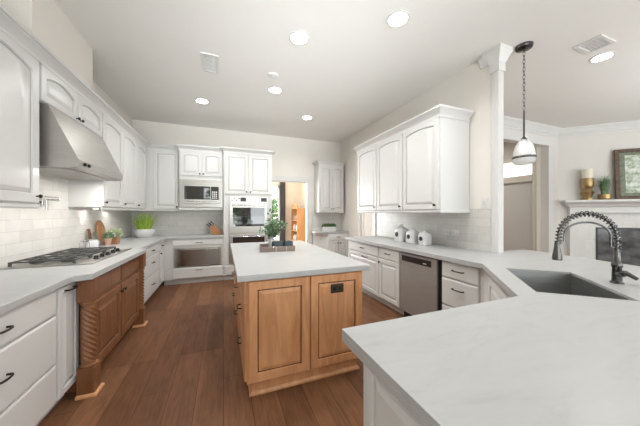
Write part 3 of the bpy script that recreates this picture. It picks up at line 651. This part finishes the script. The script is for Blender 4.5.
t = thing('potted_herb', 'tiny green plant in a small round clay pot before the round cutting board', 'plant', (-1.49, 4.27, CT))
MB().lathe([(.03, 0), (.04, .08), (.043, .08), (.043, .095), (.036, .095), (.034, .085)], n=20).build('pot', noisy('clay', (.48, .30, .22), (.55, .36, .27), 12, .7), t)
leaves(MB(), random.Random(6), (0, 0, .125), (.04, .04, .04), 70, .025, .045).build('foliage', LEAFM, t)
for k, (x, y, r, hh, lab, m) in enumerate(((-1.56, 3.82, .045, .105, 'clear glass jar left of the white jar behind the cooktop', CLEAR), (-1.55, 3.98, .06, .11, 'white jar with a dark lid behind the far end of the cooktop', CERAMIC))):
    t = thing('storage_jar', lab, 'jar', (x, y, CT))
    pr = [(r*.92, 0), (r, .01), (r, hh*.85), (r*.88, hh*.93)] + ([(r*.80, hh*.93), (r*.9, hh*.84), (r*.9, .012)] if k == 0 else [])
    MB().lathe(pr, n=24).build('body', m, t); MB().lathe([(r*.9, 0), (r*.9, .014), (r*.3, .018)], (0, 0, hh*.93), 24).build('lid', CHROME if k == 0 else DWSTEEL, t)
# knife block
t = thing('knife_block', 'slanted wooden knife block with black handles on the back counter', 'knife block', (-.13, 5.66, CT), 0)
pr = [(-.10, 0), (.10, 0), (.10, .05), (-.06, .21), (-.145, .13)]
MB().loops([[(x, y, z) for x, z in pr] for y in (-.05, .05)], True, True, True).build('block', BLOCKW, t)
dv = Vector((-.72, 0, .69))
for i in range(3):
    for j in range(2):
        c = Vector((-.125 + .037*i, -.022 + .044*j, .147 + .029*i)); MB().tube([c, c + dv*.085, c + dv*.10], [.010, .011, .008], 8).build('knife_handle', BLACK, t)
# undercabinet puck lights
for y, lab in ((4.05, 'small round puck light under the left wall cabinets nearest the hood'), (4.70, 'small round puck light under the left wall cabinets, farther from the hood')):
    t = thing('puck_light', lab, 'light', (-1.54, y, UZ0))
    MB().lathe([(.035, -.014), (.038, -.012), (.038, 0)], n=20).build('housing', TRIM, t); MB().lathe([(.028, -.016), (.028, -.0145)], n=20).build('lens', PUCK, t)
    ld = bpy.data.lights.new('lamp', 'AREA'); ld.shape = 'DISK'; ld.size = .05; ld.energy = .55; ld.color = (1, .96, .9); lo = bpy.data.objects.new('lamp', ld); COL.objects.link(lo); lo.parent = t; lo.location = (0, 0, -.02)

# ------------------------------------------------------------------ right counter canisters
for (y, s_, lab) in ((3.20, 1.12, 'tallest white ceramic canister with dark round label, farthest from the dishwasher'), (2.95, .98, 'middle one of three white ceramic canisters with dark labels'), (2.71, .90, 'shortest white ceramic canister with dark label, nearest the outlets')):
    t = thing('canister', lab, 'canister', (2.62, y, CT), 0, 'white canisters on the right counter')
    sq = lambda k, z: [(s_*k*math.copysign(abs(math.cos(a))**.55, math.cos(a)), s_*k*math.copysign(abs(math.sin(a))**.55, math.sin(a)), s_*z) for a in [i*2*PI/28 for i in range(28)]]
    MB().loops([sq(.075, 0), sq(.083, .008), sq(.083, .13), sq(.078, .165), sq(.062, .185), sq(.04, .193)], True, True, True).build('body', CERAMIC, t)
    l = MB().lathe([(s_*.045, s_*.19), (s_*.045, s_*.198), (s_*.02, s_*.206), (s_*.014, s_*.212), (s_*.02, s_*.226), (s_*.016, s_*.236), (.002, s_*.24)], n=20).build('lid', CERAMIC, t)
    MB().lathe([(s_*.034, 0), (s_*.034, .004)], n=20, M=T(-s_*.082, 0, s_*.10) @ Matrix.Rotation(-PI/2, 4, 'Y')).build('label', BLACK, t)
# bar planter
t = thing('boxwood_planter', 'low white rectangular planter of clipped boxwood on the small bar counter', 'plant', (2.43, 5.66, CT))
MB().loops([[(sx*a, sy*c, z) for sx, sy in ((-1, -1), (1, -1), (1, 1), (-1, 1))] for a, c, z in ((.16, .06, 0), (.175, .07, .11), (.165, .06, .11), (.163, .058, .09))], True, True, True).build('planter_box', CERAMIC, t)
b = MB(); rnd = random.Random(8)
for i in range(7): leaves(b, rnd, (-.135 + .045*i, 0, .135), (.05, .06, .045), 130, .016, .03, .7)
b.build('foliage', MOSSM, t)

# ------------------------------------------------------------------ island decor
t = thing('wooden_tray', 'weathered wooden tray on the island countertop under the plant', 'tray', (.60, 3.0, CT), math.radians(-6))
MB().box(-.19, .19, -.14, .14, 0, .012).build('base', TRAYW, t)
b = MB(); b.box(-.20, .20, -.155, -.14, 0, .06, .002); b.box(-.20, .20, .14, .155, 0, .06, .002); b.box(-.20, -.19, -.14, .14, 0, .06, .002); b.box(.19, .20, -.14, .14, 0, .06, .002); b.build('rim', TRAYW, t)
for x in (-.02, .10):
    MB().box(x-.006, x+.006, -.158, -.155, .0, .062).build('strap', DWSTEEL, t)
for (x, y, lab) in ((.60, 2.97, 'dark slate square votive cup in the tray, left of the two'), (.725, 2.965, 'dark slate square votive cup in the tray, right of the two')):
    t = thing('votive_cup', lab, 'candle holder', (x, y, CT+.012), .12, 'votive cups in the tray')
    MB().loops([[(sx*k, sy*k, z) for sx, sy in ((-1, -1), (1, -1), (1, 1), (-1, 1))] for k, z in ((.044, 0), (.05, .004), (.05, .092), (.042, .092), (.042, .05))], True, True, True).build('cup', TEAL, t)
    MB().lathe([(.03, .05), (.03, .08), (.006, .082)], n=16).build('candle', WAX, t)
t = thing('vase_of_leaves', 'leafy eucalyptus stems in a small white vase standing in the tray', 'plant', (.555, 3.085, CT+.012))
MB().lathe([(.035, 0), (.045, .03), (.045, .08), (.028, .12), (.03, .135), (.024, .135), (.02, .11)], n=24).build('vase', CERAMIC, t)
rnd = random.Random(11); st = MB(); lf = MB()
for i in range(13):
    a = rnd.uniform(0, 2*PI); out = rnd.uniform(.03, .16); hh = rnd.uniform(.13, .26) if i else .33
    if i == 0: out = .02
    pts = [(out*math.cos(a)*f**1.5, out*math.sin(a)*f**1.5, .10 + hh*f*(1-.15*f*out/.16)) for f in [k/6 for k in range(7)]]
    st.tube(pts, .0025, 5)
    for p in pts[2:]: leaves(lf, rnd, p, (.026, .026, .022), 7, .03, .055, .6)
st.build('stems', STEMM, t); lf.build('foliage', LEAFM, t)

# ------------------------------------------------------------------ living room: fireplace and mantel
t = thing('fireplace', 'white fireplace with mantel shelf and dark glass firebox across the living room', 'fireplace', (P45.x, P45.y, 0), -PI/4)
b = MB()
b.box(.16, .42, -.10, 0, 0, 1.36, .004); b.box(2.08, 2.34, -.10, 0, 0, 1.36, .004); b.box(.16, 2.34, -.10, 0, 1.36, 1.58, .004)
b.build('surround', TRIM, t)
b = MB(); b.sweep([(.16, 0), (.16, -.10), (2.34, -.10), (2.34, 0)][::1], [(0, 1.48), (.01, 1.48), (.03, 1.50), (.05, 1.545), (.09, 1.575), (.09, 1.585), (0, 1.585)]); b.build('bed_molding', TRIM, t)
b = MB(); b.box(.03, 2.47, -.25, 0, 1.585, 1.632, .006); b.build('mantel_shelf', TRIM, t)
b = MB(); b.box(.42, .60, -.03, 0, 0, 1.36); b.box(1.90, 2.08, -.03, 0, 0, 1.36); b.box(.60, 1.90, -.03, 0, 1.06, 1.36); b.build('tile_surround', TILE_FP, t)
b = MB(); b.box(.60, .625, -.045, -.005, .12, 1.06); b.box(1.875, 1.90, -.045, -.005, .12, 1.06); b.box(.625, 1.875, -.045, -.005, 1.03, 1.06); b.box(.60, 1.90, -.045, -.005, 0, .12); b.build('firebox_frame', BLACK, t)
MB().box(.625, 1.875, -.03, -.02, .12, 1.03).build('firebox_glass', FIREBOX, t)
zt = 1.632
def on_mantel(s_, off): x, y = fp(s_, off); return (x, y, zt)
t = thing('candle_holder', 'gold turned candlestick with cream pillar candle on the mantel', 'candle holder', on_mantel(.43, .12))
MB().lathe([(.10, 0), (.10, .025), (.06, .04), (.075, .10), (.105, .16), (.07, .21), (.06, .23), (.09, .27), (.10, .30), (.10, .44), (.095, .45)], n=28).build('stick', BRASS, t)
MB().lathe([(.085, .45), (.085, .64), (.075, .645), (.01, .635)], n=24).build('candle', WAX, t)
t = thing('potted_grass', 'dark green spiky grass in a gold pot on the mantel', 'plant', on_mantel(.68, .15))
MB().lathe([(.07, 0), (.095, .02), (.10, .11), (.09, .11), (.085, .09)], n=24).build('pot', BRASS, t)
blades(170, .05, .098, .26, .46, .02, seed=9, M=T(0, 0, .09)).build('foliage', LEAFM, t)
t = thing('framed_picture', 'large framed landscape picture leaning on the mantel', 'picture', on_mantel(.86, .10), -PI/4)
MF = RX(-.06)
b = MB(); w_, h_ = 1.5, 1.02
b.box(0, .07, -.03, 0, 0, h_, .006, M=MF); b.box(w_-.07, w_, -.03, 0, 0, h_, .006, M=MF); b.box(.07, w_-.07, -.03, 0, 0, .07, .006, M=MF); b.box(.07, w_-.07, -.03, 0, h_-.07, h_, .006, M=MF); b.build('outer_frame', FRAMEB, t)
b = MB(); b.box(.07, .15, -.024, 0, .07, h_-.07, .004, M=MF); b.box(w_-.15, w_-.07, -.024, 0, .07, h_-.07, .004, M=MF); b.box(.15, w_-.15, -.024, 0, .07, .13, .004, M=MF); b.box(.15, w_-.15, -.024, 0, h_-.13, h_-.07, .004, M=MF); b.build('inner_frame', FRAMEG, t)
MB().box(.15, w_-.15, -.012, -.004, .13, h_-.13, M=MF).build('picture', PAINTING, t)

# ------------------------------------------------------------------ dining room
t = thing('curtain', 'dark grey curtain panel beside the window seen through the back doorway', 'curtain', (1.78, 8.40, 0))
L = []
for z in (.02, 2.45): L.append([(x*.20, .025*math.sin(x*26) - .03, z) for x in [i/30 for i in range(31)]] + [(x*.20, .025*math.sin(x*26) - .02, z) for x in [i/30 for i in range(30, -1, -1)]])
MB().loops(L, True, True, True).build('panel', CURTAIN, t)
t = thing('window_blind', 'raised white blind at the top of the dining room window', 'blind', (1.415, 8.45, 1.85))
b = MB(); [b.box(-.32, .32, -.015, .0, i*.045, i*.045+.038, .003) for i in range(9)]; b.build('slats', BLIND, t)
t = thing('bookcase', 'orange wooden bookcase with an arched top seen through the back doorway', 'bookcase', (2.17, 7.6, 0))
b = MB(); b.box(0, .38, 0, .03, 0, 1.52, .003); b.box(0, .38, .72, .75, 0, 1.52, .003); b.box(.35, .38, .03, .72, 0, 1.52)
b.build('side_panels', SHELFW, t)
for z in (.08, .42, .76, 1.10, 1.49): MB().box(.005, .35, .03, .72, z, z+.025).build('shelf', SHELFW, t)
MB().loops([[(x, .375 - .375*math.cos(a), 1.52 + .14*math.sin(a)) for a in [i*PI/12 for i in range(13)]] for x in (0, .04)], True, True, True).build('arched_top', SHELFW, t)
rnd = random.Random(4)
for z, where in ((.105, 'bottom'), (.445, 'second'), (.785, 'third'), (1.125, 'upper')):
    for k in range(4):
        t2 = thing('jar', 'small jar on the %s shelf of the orange bookcase' % where, 'jar', (2.26, 7.72 + k*.155, z), 0, 'jars on the %s shelf of the bookcase' % where)
        c = rnd.choice([(.55, .52, .46), (.15, .17, .16), (.35, .18, .12), (.62, .60, .56)])
        MB().lathe([(.045, 0), (.055, .02), (.055, .14), (.03, .17), (.03, .20)], n=14).build('body', mat('jar_glaze', c, .4), t2)
t = thing('garden_tree', 'green leafy tree outside the dining room window', 'tree', (1.9, 11.5, 0))
MB().tube([(0, 0, -.3), (0.05, 0, 1.5)], [.12, .08], 10).build('trunk', STEMM, t)
b = MB(); rnd = random.Random(2)
for i in range(30): leaves(b, rnd, (rnd.uniform(-1, 1), rnd.uniform(-.5, .5), rnd.uniform(.5, 2.0)), (.5, .5, .5), 130, .10, .2, .6)
b.build('foliage', TREEM, t)

for x, y, hh, lab in ((-.6, -8.5, 4.2, 'dark green tree outside the windows, mirrored left in the oven glass'), (1.0, -9.0, 3.6, 'dark green tree outside the windows, mirrored beside the first')):
    t = thing('garden_tree', lab, 'tree', (x, y, -.3))
    MB().tube([(0, 0, 0), (0, 0, hh*.8)], [.14, .04], 10).build('trunk', STEMM, t)
    b = MB()
    for i in range(12): f = i/11; leaves(b, rnd, (0, 0, hh*(.25+.7*f)), (1.0*(1-f)+.15, 1.0*(1-f)+.15, .3), 90, .15, .3, .5)
    b.build('foliage', MOSSM, t)
